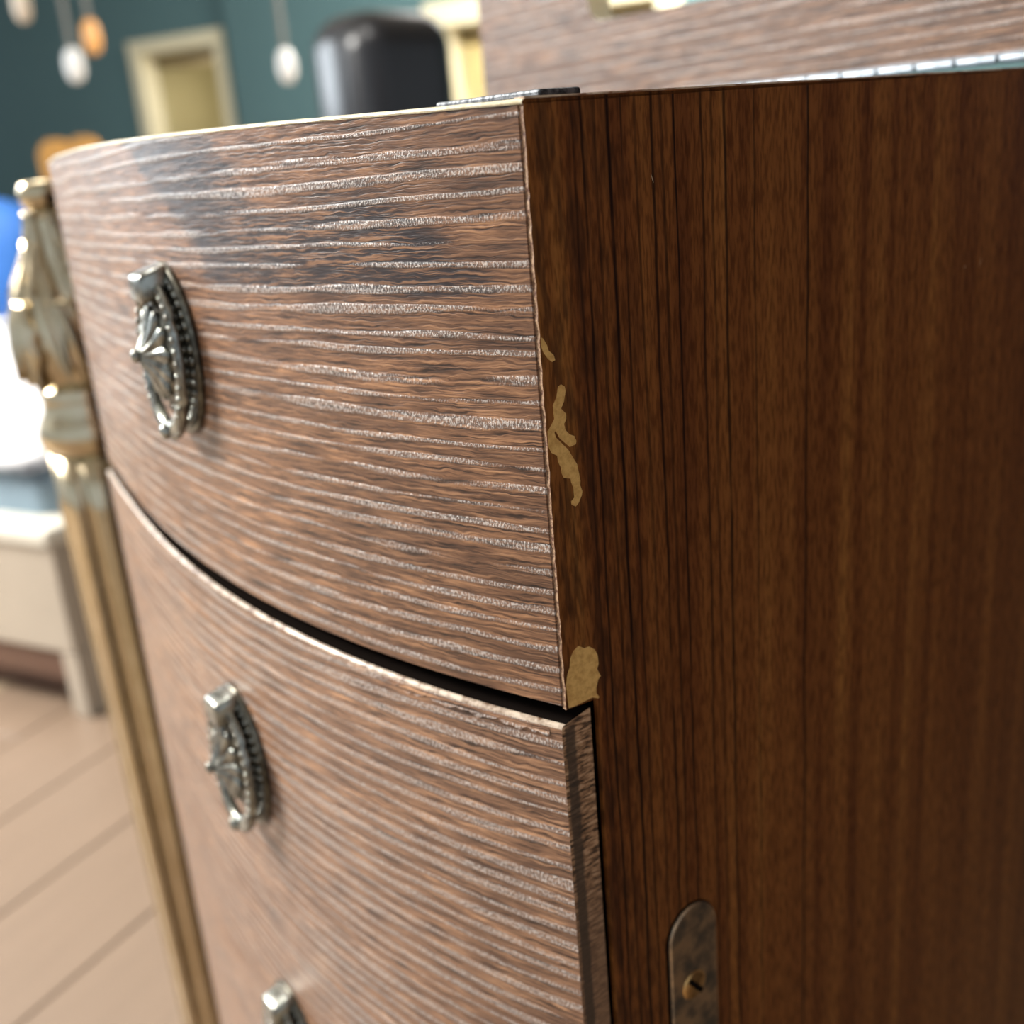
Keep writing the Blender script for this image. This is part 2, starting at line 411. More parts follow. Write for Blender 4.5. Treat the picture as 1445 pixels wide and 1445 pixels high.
def sweep(name, prof, t0=0.0, t1=1.0, y0=None, zf=None, n=96, endmat=0, segmat={}):
    """profile points (d outward, z) swept along the bow; UV = (arc length, running profile length as z)"""
    vs, fs, uvs, mi = [], [], [], []
    ts = [t0 + (t1 - t0) * i / n for i in range(n + 1)]; K = len(prof)
    s = 0.0; last = None
    for t in ts:
        if last is not None: s += math.hypot((t - last) * W, bow(t) - bow(last))
        last = t
        for (d, z) in prof:
            dz = zf(t, z) if zf else 0.0
            vs.append((-bow(t) - d, t * W, z + dz)); uvs.append((s, z + dz))
    for i in range(n):
        for k in range(K):
            k2 = (k + 1) % K
            fs.append((i * K + k, i * K + k2, (i + 1) * K + k2, (i + 1) * K + k)); mi.append(segmat.get(k, 0))
    # end caps get their own verts so the edge veneer can be mapped square
    for base in (0, n * K):
        st = len(vs)
        for k in range(K):
            vs.append(vs[base + k]); uvs.append((-prof[k][0], vs[base + k][2]))
        fs.append(tuple(range(st, st + K))); mi.append(endmat)
    return mesh_py(name, vs, fs, uvs, mi)

SV = 0.0015   # thickness of the side veneer
def zc(t, z): return crown(t) if z > ZT - 0.01 else 0.0
ap = sweep('front_panel', [(-0.0195, ZB), (-0.0195, ZT - 0.0007), (0.0, ZT - 0.0007), (0.0, ZB + 0.0006), (-0.0008, ZB)], SV / W, 1.0, zf=zc)
link('front_panel', ap, [M_front], cab)
# door: slightly proud, rounded top edge painted as highlight, flat top black as shade
DT, DO, DB = ZB - 0.0049, 0.0019, -0.0088
prof = [(DB, 0.055), (DB, DT + 0.0019)]
for i in range(7):
    a = PI / 2 * i / 6
    prof.append((DO - 0.0016 + 0.0016 * math.sin(a), DT - 0.0016 + 0.0016 * math.cos(a)))
prof += [(DO, 0.057), (DO - 0.002, 0.055)]
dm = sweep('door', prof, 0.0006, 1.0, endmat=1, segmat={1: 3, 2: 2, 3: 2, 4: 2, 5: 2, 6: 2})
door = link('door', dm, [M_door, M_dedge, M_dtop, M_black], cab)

# side veneer with the notch for the door, and its worn front edge
def jag(z): return 0.00016 * math.sin(z * 1900) * math.sin(z * 730 + 1) + random.uniform(-0.00012, 0.00012)
nz = 90
zs = [ZB - 0.0005 + (ZT - 0.0004 - ZB + 0.0005) * i / nz for i in range(nz + 1)]
poly = [(DEPTH, 0.03), (DEPTH, ZT - 0.0003)]
edge = [(0.0 + jag(z), z) for z in reversed(zs)]
poly += edge
poly += [(0.0112, ZB - 0.0012), (0.0114, 0.03)]
vs = [(x, 0, z) for x, z in poly] + [(x, SV, z) for x, z in poly]
N = len(poly); fs = [tuple(range(N)), tuple(range(2 * N - 1, N - 1, -1))]; mi = [0, 0]
for i in range(N):
    j = (i + 1) % N; fs.append((i, j, N + j, N + i))
    mi.append(1 if 2 <= i < 2 + nz else 0)
link('side_panel', mesh_py('side_panel', vs, fs, [(v[0], v[2]) for v in vs], mi), [M_side, M_corner], cab)
# thin pale/reddish line of the top edge of the side
M_sideedge = worn_lit_edge_mat('side_top_edge', (0.20, 0.09, 0.045), (0.55, 0.42, 0.30), 120)
link('side_top_edge', box_me('side_top_edge', 0.0005, DEPTH, -0.00005, 0.004, ZT - 0.0002, ZT + 0.0003, 0.0001, 1), M_sideedge, cab)

# carcass
bm = bmesh.new()
add_box(bm, 0.0196, DEPTH, SV, W - 0.001, ZB - 0.02, ZT - 0.012)
add_box(bm, 0.0118, DEPTH, SV, W - 0.001, 0.03, ZB - 0.021)
link('carcass', bm_mesh('carcass', bm), M_black, cab)
link('plinth', box_me('plinth', 0.03, DEPTH - 0.01, 0.015, W - 0.015, 0.0, 0.03, 0.002), M_side, cab)

# top: fixed board with a highlight painted on its raw front edge
vs, fs, mi = [], [], []
rows = [(0.0002, -0.0007), (0.0004, -0.0003), (0.0001, 0.0002), (-0.0014, 0.0005)]
nT = 80
for i in range(nT + 1):
    t = i / nT
    for d, dz in rows:
        j = random.uniform(-1, 1) * 0.00008
        vs.append((-bow(t) - d + j, t * W, ZT + dz + crown(t) + j))
    vs.append((0.274, t * W, ZT + 0.0002)); vs.append((0.274, t * W, ZT - 0.0007))
K = len(rows) + 2
for i in range(nT):
    for k in range(K):
        fs.append((i * K + k, i * K + (k + 1) % K, (i + 1) * K + (k + 1) % K, (i + 1) * K + k)); mi.append(0 if k < 3 else 1)
fs += [tuple(range(K)), tuple(range(nT * K, nT * K + K))]; mi += [1, 1]
link('top_board', mesh_py('top_board', vs, fs, [(v[1], v[0]) for v in vs], mi), [M_lip, M_side], cab)

# chips where the veneer has come off (slightly raised rim, bare tan board)
BIG = [(0.00574, 0.71099), (0.0069, 0.71019), (0.00704, 0.709), (0.00634, 0.70644), (0.00521, 0.70474), (0.00679, 0.70304), (0.00668, 0.7017), (0.00584, 0.70051), (0.00619, 0.69886), (0.00756, 0.69737), (0.00901, 0.69665), (0.00964, 0.69512), (0.00932, 0.69431), (0.00729, 0.69406), (0.0059, 0.69537), (0.00407, 0.69717), (0.00303, 0.69936), (0.00252, 0.69908), (0.00288, 0.69763), (0.00446, 0.6959), (0.00674, 0.69339), (0.00805, 0.69108), (0.00939, 0.68875), (0.00973, 0.68664), (0.01014, 0.68409), (0.00994, 0.68291), (0.01057, 0.6811), (0.01022, 0.67995), (0.00906, 0.67819), (0.00797, 0.67744), (0.00661, 0.67834), (0.00658, 0.67925), (0.00766, 0.68), (0.00762, 0.68267), (0.00701, 0.68446), (0.00684, 0.68552), (0.00464, 0.68627), (0.004, 0.68763), (0.00389, 0.68927), (0.00305, 0.69106), (0.00295, 0.69268), (0.00109, 0.69391), (0.0003, 0.69573), (0.0003, 0.69843), (0.00039, 0.69975), (0.00119, 0.70054), (0.00282, 0.70252), (0.00271, 0.7041), (0.00264, 0.70604), (0.00403, 0.70806), (0.00474, 0.71061)]
SM = [(0.0003, 0.724), (0.00109, 0.72348), (0.00211, 0.72164), (0.00246, 0.72028), (0.00401, 0.71888), (0.00437, 0.7175), (0.00338, 0.71723), (0.00205, 0.7183), (0.00079, 0.7202), (0.0003, 0.72159)]
LO = [(0.00578, 0.63729), (0.00782, 0.63581), (0.00944, 0.63586), (0.01149, 0.63414), (0.01243, 0.63197), (0.0125, 0.62919), (0.01187, 0.62803), (0.01305, 0.62528), (0.01217, 0.62468), (0.01116, 0.62226), (0.01105, 0.62067), (0.01205, 0.61911), (0.01169, 0.61867), (0.0096, 0.61982), (0.00684, 0.61973), (0.00355, 0.61959), (0.00089, 0.61984), (0.00069, 0.6226), (0.00044, 0.62727), (0.00121, 0.63016), (0.00217, 0.63207), (0.00264, 0.6346), (0.00385, 0.63641)]
def chip(pts, label, rim=0.00022):
    bm = bmesh.new()
    f = bm.faces.new([bm.verts.new((x, -0.00012, z)) for x, z in pts])
    r = bmesh.ops.inset_region(bm, faces=[f], thickness=rim, depth=0.0)
    rimf = set(r['faces'])
    bmesh.ops.triangulate(bm, faces=[q for q in bm.faces if q not in rimf])
    for q in bm.faces: q.material_index = 1 if q in rimf else 0
    edges = [e for e in bm.edges if e.is_boundary]
    ex = bmesh.ops.extrude_edge_only(bm, edges=edges)
    for v in [g for g in ex['geom'] if isinstance(g, bmesh.types.BMVert)]: v.co.y = 0.0008
    me = bm_mesh('veneer_chip', bm)
    o = link('veneer_chip', me, [M_chip, M_chiprim], cab); o['label'] = label
chip(BIG, 'long branching bare chip in the side veneer'); chip(SM, 'small slanting chip at the corner', 0.0001); chip(LO, 'broad bare chip at the lower corner', 0.0002)
M_scr = plain('scratch_pale', (0.50, 0.38, 0.24), 0.6)
for (x, z, l, a) in ((0.0405, 0.7585, 0.0012, -0.35), (0.196, 0.7175, 0.0016, 0.25), (0.1865, 0.7172, 0.0008, 1.2)):
    bm = bmesh.new(); f = bm.faces.new([bm.verts.new((x + math.sin(a) * l * s + math.cos(a) * q, -0.00006, z + math.cos(a) * l * s - math.sin(a) * q)) for s, q in ((-1, 0), (-.3, .00016), (1, .00005), (1, -.00005), (-.3, -.00012))])
    link('scratch', bm_mesh('scratch', bm), M_scr, cab)

# peeled sliver along the top edge of the door
bm = bmesh.new(); top, bot = [], []
for i in range(61):
    t = 0.010 + 0.16 * (i / 60) ** 1.15
    d = DO + 0.00035
    zl = DT - 0.0034 - 0.0009 * math.sin(i * 0.9) * math.sin(i * 0.37 + 1) - random.uniform(0, 0.0006)
    if i > 50: zl += (i - 50) * 0.00012
    zu = DT - 0.0016
    top.append((bm.verts.new((-bow(t) - d + 0.0003, t * W, zu)), bm.verts.new((-bow(t) - d, t * W, zl))))
    bot.append((bm.verts.new((-bow(t) - d + 0.0010, t * W, zu)), bm.verts.new((-bow(t) - d + 0.00025, t * W, zl))))
for i in range(60):
    a, b = top[i], top[i + 1]; c, d = bot[i], bot[i + 1]
    bm.faces.new((a[0], b[0], b[1], a[1])); bm.faces.new((c[0], c[1], d[1], d[0])); bm.faces.new((a[1], b[1], d[1], c[1])); bm.faces.new((a[0], c[0], d[0], b[0]))
me = bm_mesh('peeled_veneer', bm)
lay = me.uv_layers.new(name='UVMap')
for lp in me.loops:
    co = me.vertices[lp.vertex_index].co; lay.data[lp.index].uv = (co.y * 1.02, co.z + 0.003)
link('peeled_veneer', me, M_door, door)

# inset metal plate on the side, with its screw
def side_plate(x0, x1, z0, z1, ytop, n=18):
    # straight sides, round top
    c = (x0 + x1) / 2; r = (x1 - x0) / 2
    return [(x0, z0), (x1, z0)] + [(c + r * math.cos(PI * i / n), z1 - r * 1.05 + r * 1.05 * math.sin(PI * i / n)) for i in range(n + 1)]
def slab(name, pts, ya, yb, bev):
    bm = bmesh.new()
    f = bm.faces.new([bm.verts.new((x, yb, z)) for x, z in pts])
    ex = bmesh.ops.extrude_face_region(bm, geom=[f])
    nv = [g for g in ex['geom'] if isinstance(g, bmesh.types.BMVert)]
    for v in nv: v.co.y = ya
    nf = [g for g in ex['geom'] if isinstance(g, bmesh.types.BMFace)]
    es = [e for e in nf[0].edges]
    if bev: bmesh.ops.bevel(bm, geom=es, offset=bev, segments=2, profile=0.5, affect='EDGES')
    return bm_mesh(name, bm)
px0, px1, pzt, pzb = 0.0347, 0.0562, 0.5298, 0.30
rec = slab('plate_shade_rim', side_plate(px0 - 0.0012, px1 + 0.0003, pzb - 0.0006, pzt + 0.0007, 0), -0.00008, 0.001, 0)  # black sheet standing in for the shadow gap around the plate
link('plate_shade_rim', rec, M_black, cab)['label'] = 'dark rim painted as mortise shade around the metal plate'
plate = link('hinge_plate', slab('hinge_plate', side_plate(px0, px1, pzb, pzt, 0), -0.0011, 0.0006, 0.0006), M_plate, cab)
plate['label'] = 'tarnished round-topped metal plate let into the side'
def screw(x, z):
    bm = bmesh.new()
    lathe(bm, [(0.0054, 0.0), (0.0054, 0.0002), (0.0046, 0.0006), (0.0001, 0.0009)], 28)
    me = bm_mesh('screw', bm, True)
    o = link('screw', me, M_brass, plate, (x, -0.0011, z)); o.rotation_euler = (PI / 2, 0, 0)
    s = link('screw', box_me('screw_slot', -0.0042, 0.0042, -0.0009, 0.0009, 0, 0.0004), M_black, plate, (x, -0.0019, z))
    s.name = 'screw_slot'; s.rotation_euler = (PI / 2, 0.9, 0)
screw(0.0448, 0.4985); screw(0.0448, 0.36)

# dark metal strap lying on the top near the corner
bm = bmesh.new(); add_box(bm, 0.020, 0.034, 0.0185, 0.0668, ZT + 0.0006, ZT + 0.0027, 0.0007, 2)
link('stay_strap', bm_mesh('stay_strap', bm), M_dsteel, cab)['label'] = 'dark metal strap lying on the top'

# open lid with the machine cut-out, hinged along the back of the top
LX, LT = 0.278, 0.016
def rrect(y0, y1, z0, z1, r, n=8):
    pts = []
    for (cy_, cz_, a0) in ((y1 - r, z1 - r, 0), (y0 + r, z1 - r, PI / 2), (y0 + r, z0 + r, PI), (y1 - r, z0 + r, 1.5 * PI)):
        for i in range(n + 1):
            a = a0 + PI / 2 * i / n; pts.append((cy_ + r * math.cos(a), cz_ + r * math.sin(a)))
    return pts
bm = bmesh.new()
outer = rrect(0.0, W, ZT + 0.0080, ZT + 0.36, 0.001, 2); inner = rrect(0.09, 0.2925, 0.8290, ZT + 0.29, 0.010)
es = []
for loop in (outer, inner):
    vv = [bm.verts.new((LX, y, z)) for y, z in loop]
    for i in range(len(vv)): es.append(bm.edges.new((vv[i], vv[(i + 1) % len(vv)])))
bmesh.ops.triangle_fill(bm, edges=es, use_beauty=True)
ex = bmesh.ops.extrude_face_region(bm, geom=list(bm.faces))
for v in [g for g in ex['geom'] if isinstance(g, bmesh.types.BMVert)]: v.co.x = LX + LT
bm.normal_update(); bmesh.ops.recalc_face_normals(bm, faces=bm.faces)
for f in bm.faces:
    f.material_index = 0 if abs(f.normal.x) > 0.7 else 1
me = bm_mesh('lid', bm); lay = me.uv_layers.new(name='UVMap')
for lp in me.loops:
    co = me.vertices[lp.vertex_index].co; lay.data[lp.index].uv = (co.y, co.z)
lid = link('lid', me, [M_lid, M_lip], cab); lid['label'] = 'upright wooden lid with a round-cornered opening'
# the rest of the top behind the lid
link('rear_top_board', box_me('rear_top_board', 0.276, DEPTH, 0.0, W, ZT - 0.010, ZT + 0.0002), M_side, cab)
# piano hinge
hg = link('piano_hinge', box_me('piano_hinge', LX - 0.0006, LX - 0.0001, 0.004, W - 0.004, ZT + 0.0052, ZT + 0.0080), M_steel, cab)
link('hinge_leaf', box_me('hinge_leaf', LX - 0.012, LX - 0.003, 0.004, W - 0.004, ZT + 0.0002, ZT + 0.0012), M_steel, hg)
bm = bmesh.new(); lathe(bm, [(0.0009, -0.0091), (0.0017, -0.0083), (0.0017, 0.0083), (0.0009, 0.0091)], 12)
kme = bm_mesh('knuckle', bm); kme.materials.append(M_steel)
for i in range(21):
    y = 0.0155 + 0.0188 * i
    if y > W - 0.01: break
    o = bpy.data.objects.new('knuckle', kme); COL.objects.link(o); o.parent = hg
    o.location = (LX - 0.0028, y, ZT + 0.0056); o.rotation_euler = (PI / 2, 0, 0)

# drawer pulls --------------------------------------------------------------
PH, PWD = 0.0315, 0.0225         # half height / half width of the oval back plate
def ell(a, k=1.0): return (math.cos(a) * PWD * k, math.sin(a) * PH * k)
def make_pull():
    bm = bmesh.new(); n = 56
    prof = [(1.0, -0.001), (1.0, 0.0012), (0.97, 0.0022), (0.92, 0.0026), (0.88, 0.0019), (0.77, 0.0019), (0.74, 0.0030), (0.68, 0.0048), (0.62, 0.0078), (0.54, 0.0098), (0.40, 0.0102), (0.02, 0.0102)]
    rings = [[bm.verts.new((h, *ell(2 * PI * i / n, k))) for i in range(n)] for k, h in prof]
    for a, b in zip(rings, rings[1:]):
        for i in range(n): bm.faces.new((a[i], a[(i + 1) % n], b[(i + 1) % n], b[i]))
    bm.faces.new(rings[0]); bm.faces.new(rings[-1])
    plate_me = bm_mesh('drawer_pull', bm, True)
    bm = bmesh.new()
    for k, cnt, r, h in ((0.85, 40, 0.0019, 0.0022), (0.72, 36, 0.0015, 0.0042)):
        for i in range(cnt):
            a = 2 * PI * (i + 0.5) / cnt; y, z = ell(a, k)
            bmesh.ops.create_icosphere(bm, subdivisions=1, radius=r, matrix=Matrix.Translation((h, y, z)))
    beads_me = bm_mesh('beads', bm, True)
    # rosette: petalled cone running out to a ball tip
    bm = bmesh.new(); np_ = 96
    lathe(bm, [(0.0105, 0.0090), (0.0122, 0.0098), (0.0128, 0.0108), (0.0120, 0.0120), (0.0100, 0.0130), (0.0076, 0.0142), (0.0054, 0.0158), (0.0034, 0.0180), (0.0018, 0.0202), (0.0010, 0.0212)], np_,
          lambda a, h, r: 0.70 + 0.36 * abs(math.cos(6 * a)) ** 0.7, axis='X', ex=1.0, ey=1.32)
    rose_me = bm_mesh('rosette', bm, True)
    bm = bmesh.new(); bmesh.ops.create_uvsphere(bm, u_segments=16, v_segments=10, radius=0.0026, matrix=Matrix.Translation((0.0215, 0, 0)))
    tip_me = bm_mesh('rosette_tip', bm, True)
    # hood that carries the bail
    bm = bmesh.new(); add_box(bm, 0.0, 0.0158, -0.0075, 0.0075, 0.0185, 0.0308, 0.0022, 3)
    for v in bm.verts:                      # slope the top down towards the front, narrow it
        f = v.co.x / 0.0158
        v.co.z -= 0.0030 * f * f * (1 if v.co.z > 0.024 else 0.2); v.co.y *= 1 - 0.10 * f
    hood_me = bm_mesh('hood', bm, True)
    # hanging oval bail with a swelling at the bottom
    bm = bmesh.new(); pts, rd = [], []
    for i in range(48):
        a = 2 * PI * i / 48
        pts.append((0.0085 - 0.0015 * math.sin(a), 0.0182 * math.cos(a), 0.0265 * math.sin(a) - 0.0025)); rd.append(0.0025 + 0.0013 * max(0, -math.sin(a)) ** 2)
    tube(bm, pts, 0.002, 10, True, rd)
    for i in range(40):
        a = 2 * PI * i / 40
        bmesh.ops.create_icosphere(bm, subdivisions=1, radius=0.0015, matrix=Matrix.Translation((0.0105 - 0.0015 * math.sin(a), 0.0190 * math.cos(a), 0.0274 * math.sin(a) - 0.0025)))
    bmesh.ops.create_icosphere(bm, subdivisions=2, radius=0.0032, matrix=Matrix.Translation((0.0135, 0, -0.0290)))
    bail_me = bm_mesh('bail', bm, True)
    for me in (plate_me, beads_me, rose_me, tip_me, hood_me, bail_me):
        for v in me.vertices: v.co.x *= 0.70
    return plate_me, beads_me, rose_me, tip_me, hood_me, bail_me
PULL = make_pull()
def place_pull(t, z, d):
    e = 1e-4; db = (bow(t + e) - bow(t - e)) / (2 * e)
    ang = math.atan2(-db, -W)
    p = link('drawer_pull', PULL[0], M_pewterd, cab, (-bow(t) - d, t * W, z), ang)
    b = link('beads', PULL[1], M_pewter, p); b['kind'] = 'stuff'
    link('rosette', PULL[2], M_pewter, p); link('rosette_tip', PULL[3], M_pewter, p)
    link('hood', PULL[4], M_pewter, p); link('bail', PULL[5], M_pewter, p)
    return p
for t, z, d in ((0.452, 0.7085, 0.0005), (0.450, 0.5410, DO + 0.0005), (0.446, 0.3925, DO + 0.0005)): place_pull(t, z, d)

# ------------------------------------------------------------------ dark wardrobe added unseen, close right of the cabinet, to shade its side
M_blocker = plain('dark_walnut', (0.045, 0.022, 0.012), 0.5, var=0.3, scale=9)
wl = Vector((CX, CY, 0)) + Vector((math.cos(TH) * 0.22 + math.sin(TH) * 0.30, math.sin(TH) * 0.22 - math.cos(TH) * 0.30, 0))
wd = thing('blocker', 'tall dark walnut wardrobe with two panelled doors added unseen to shade the chipped cabinet', 'blocker', wl, TH)
link('carcass', box_me('carcass', 0.0, 0.9, -0.5, 0.0, 0.08, 1.85, 0.004), M_blocker, wd)
link('cornice', box_me('cornice', -0.03, 0.93, -0.53, 0.03, 1.85, 1.92, 0.012, 3), M_blocker, wd)
for i in (0, 1):
    dd = link('door', box_me('door', 0.012 + 0.44 * i, 0.444 + 0.44 * i, 0.0005, 0.020, 0.11, 1.82, 0.003), M_blocker, wd)
    link('door_panel', box_me('door_panel', 0.07 + 0.44 * i, 0.385 + 0.44 * i, 0.020, 0.026, 0.20, 1.72, 0.005), M_blocker, dd)
    bm = bmesh.new(); bmesh.ops.create_uvsphere(bm, u_segments=14, v_segments=10, radius=0.014, matrix=Matrix.Translation((0.42 if i == 0 else 0.476, 0.034, 0.95)))
    link('knob', bm_mesh('knob', bm, True), M_pewterd, dd)
for x in (0.03, 0.82):
    for y in (-0.47, -0.07): link('foot', box_me('foot', x, x + 0.05, y, y + 0.05, 0.0, 0.08, 0.003), M_blocker, wd)

# ------------------------------------------------------------------ carved post left of the cabinet
post = thing('carved_post', 'champagne gold post with acanthus leaf bulb and fluted shaft left of the brown cabinet', 'post', (-0.274, 0.72, 0))
bm = bmesh.new()
lathe(bm, [(0.0285, 0.600), (0.0288, 0.56), (0.0275, 0.45), (0.0255, 0.30), (0.0230, 0.12), (0.0215, 0.06), (0.020, 0.035)], 96,
      lambda a, h, r: 1.0 - (0.22 * max(0.0, math.cos(8 * a + 0.9)) ** 1.5 if h < 0.57 else 0.0))
link('shaft', bm_mesh('shaft', bm, True), M_gold, post)
bm = bmesh.new(); lathe(bm, [(0.026, 0.598), (0.0305, 0.602), (0.0325, 0.609), (0.0325, 0.614), (0.030, 0.621), (0.0265, 0.627), (0.0255, 0.634), (0.0265, 0.640), (0.024, 0.644)], 48)
link('collar', bm_mesh('collar', bm, True), M_gold, post)
BULB = [(0.0230, 0.642), (0.0255, 0.648), (0.0290, 0.658), (0.0315, 0.672), (0.0305, 0.686), (0.0258, 0.702), (0.0190, 0.718), (0.0135, 0.732), (0.0108, 0.744), (0.0105, 0.754)]
bm = bmesh.new(); lathe(bm, [(r * 0.93, z) for r, z in BULB], 64, lambda a, h, r: 1.0 + 0.05 * math.cos(8 * (a + 9 * h)))
link('bulb', bm_mesh('bulb', bm, True), M_gold, post)
bm = bmesh.new(); lathe(bm, [(0.0105, 0.753), (0.0125, 0.756), (0.0138, 0.760), (0.0138, 0.764), (0.0125, 0.768), (0.011, 0.770)], 40)
link('neck_ring', bm_mesh('neck_ring', bm, True), M_gold, post)
def bulb_r(z):
    if z <= BULB[0][1]: return BULB[0][0]
    for (r0, z0), (r1, z1) in zip(BULB, BULB[1:]):
        if z <= z1: return r0 + (r1 - r0) * (z - z0) / (z1 - z0)
    return BULB[-1][0]
def leaf(z0, z1, wang, twist, out):
    """an acanthus leaf lying on the bulb: grooved blade, lobed edge, tip curling out"""
    NU, NV = 13, 11; vs, fs = [], []
    for side in (0, 1):
        for i in range(NU):
            s = i / (NU - 1); z = z0 + (z1 - z0) * s
            wd = wang * math.sin(PI * min(1, 0.12 + 0.88 * s)) ** 0.6 * (1 + 0.14 * math.cos(s * 6 * PI)) * (1 - 0.45 * s)
            for j in range(NV):
                q = j / (NV - 1) * 2 - 1; a = q * wd + twist * s
                lift = 0.0016 + 0.0022 * (1 - q * q) + 0.0012 * math.cos(q * 3 * PI) + out * s ** 4
                r = bulb_r(z) + (lift if side == 0 else -0.003)
                zz = z - (out * 0.7 * max(0, s - 0.8) * 5 * s if side == 0 else 0)
                vs.append((r * math.cos(a), r * math.sin(a), zz))
    B = NU * NV
    for i in range(NU - 1):
        for j in range(NV - 1):
            a = i * NV + j; fs.append((a, a + 1, a + NV + 1, a + NV)); fs.append((B + a, B + a + NV, B + a + NV + 1, B + a + 1))
    for i in range(NU - 1):
        for j in (0, NV - 1):
            a = i * NV + j; fs.append((a, a + NV, B + a + NV, B + a))
    for j in range(NV - 1):
        for i in (0, NU - 1):
            a = i * NV + j; fs.append((a, a + 1, B + a + 1, B + a))
    me = mesh_py('leaf', vs, fs, smooth=True); me.materials.append(M_gold); return me
L1 = leaf(0.735, 0.655, 0.42, 0.55, 0.0060); L2 = leaf(0.700, 0.646, 0.48, 0.35, 0.0045); L3 = leaf(0.752, 0.705, 0.40, 0.3, 0.0035)
for me, k, off in ((L1, 6, 0.2), (L2, 6, 0.75), (L3, 6, 0.0)):
    for i in range(k):
        o = bpy.data.objects.new('leaf', me); COL.objects.link(o); o.parent = post; o.rotation_euler = (0, 0, off + 2 * PI * i / k)
bm = bmesh.new(); lathe(bm, [(0.026, 0.0), (0.027, 0.008), (0.024, 0.018), (0.0205, 0.026), (0.020, 0.036)], 40)
link('foot', bm_mesh('foot', bm, True), M_gold, post)

# ------------------------------------------------------------------ bed with duvet and cushion
M_rail = plain('cream_lacquered_rail', (0.47, 0.405, 0.325), 0.5, var=0.12, scale=8)
M_railtop = plain('pale_rail_cap', (0.74, 0.70, 0.60), 0.45, var=0.05, scale=8)
M_dark = plain('dark_brown_plinth', (0.13, 0.065, 0.04), 0.6)
M_sheet = plain('blue_grey_sheet', (0.24, 0.33, 0.40), 0.9, var=0.2, scale=14)
M_duvet = plain('white_duvet', (0.80, 0.79, 0.80), 0.9, var=0.05, scale=9)
BE1 = (0.877, -0.480); bang = math.atan2(BE1[1], BE1[0])
BB = Vector((-0.655, 1.487, 0))
bed = thing('bed', 'low cream bed with a dark recessed base on the wooden floor left of the post', 'bed', BB, bang)
link('side_rail', box_me('side_rail', -2.0, 0.0, 0.0, 0.03, 0.105, 0.275, 0.004), M_rail, bed)
link('rail_cap', box_me('rail_cap', -2.0, 0.004, -0.008, 0.06, 0.275, 0.302, 0.006), M_railtop, bed)
link('foot_rail', box_me('foot_rail', -0.03, 0.0, 0.03, 1.55, 0.105, 0.275, 0.004), M_rail, bed)
link('headboard', box_me('headboard', -2.06, -2.0, 0.0, 1.55, 0.10, 0.95, 0.01), M_rail, bed)
link('base', box_me('base', -1.95, -0.05, 0.05, 1.50, 0.0, 0.12, 0.004), M_dark, bed)
link('plinth', box_me('plinth', -1.98, -0.02, 0.008, 0.045, 0.055, 0.105, 0.002), M_dark, bed)
for x in (-1.95, -0.035):
    link('leg', box_me('leg', x, x + 0.035, 0.002, 0.05, 0.0, 0.105, 0.003), M_rail, bed)
link('mattress', box_me('mattress', -1.97, -0.04, 0.045, 1.50, 0.12, 0.372, 0.035, 4, True), M_sheet, bed)
# duvet with soft folds
def pad(name, x0, x1, y0, y1, z0, z1, amp, fr, nx=40, ny=36):
    bm = bmesh.new(); rows = []
    for i in range(nx + 1):
        row = []
        for j in range(ny + 1):
            a, b = i / nx, j / ny
            e = min(a, 1 - a, 1.0) * nx; f = min(b, 1 - b) * ny
            fall = min(1, e / 5) ** 0.5 * min(1, f / 5) ** 0.5
            x = x0 + (x1 - x0) * a; y = y0 + (y1 - y0) * b
            h = z0 + (z1 - z0) * fall + amp * (math.sin(x * fr + 2 * math.sin(y * fr * 0.7)) + 0.7 * math.sin(y * fr * 1.3 + x * 3)) * fall
            row.append(bm.verts.new((x, y, h)))
        rows.append(row)
    for i in range(nx):
        for j in range(ny): bm.faces.new((rows[i][j], rows[i + 1][j], rows[i + 1][j + 1], rows[i][j + 1]))
    low = [[bm.verts.new((v.co.x, v.co.y, z0 - 0.002)) for v in r] for r in (rows[0], rows[-1])]
    bnd = [e for e in bm.edges if e.is_boundary]
    bmesh.ops.delete(bm, geom=[v for r in low for v in r], context='VERTS')
    bmesh.ops.contextual_create(bm, geom=bnd)
    return bm_mesh(name, bm, True)
dv = link('duvet', pad('duvet', -1.75, -0.05, 0.03, 1.48, 0.374, 0.445, 0.012, 13), M_duvet, None, BB, bang)
tag(dv, 'crumpled white duvet spread over the blue-grey sheet of the bed', 'duvet')
M_blue = plain('bright_blue_cloth', (0.008, 0.100, 0.36), 0.75, var=0.15, scale=10)
bm = bmesh.new(); bmesh.ops.create_uvsphere(bm, u_segments=32, v_segments=20, radius=1.0)
for v in bm.verts:
    x, y, z = v.co
    q = (abs(x) ** 3.2 + abs(z) ** 3.2) ** (1 / 3.2); r2 = math.hypot(x, z)
    s = 1.0 / q * r2 if q > 1e-6 else 1
    v.co = Vector((x * s * 0.25, y * 0.085, z * s * 0.133))
cu = link('cushion', bm_mesh('cushion', bm, True), M_blue)
cu.location = (-1.165, 2.60, 0.612); cu.rotation_euler = (-0.15, 0.06, bang - 0.1)
tag(cu, 'bright blue cushion propped on the white duvet', 'cushion')

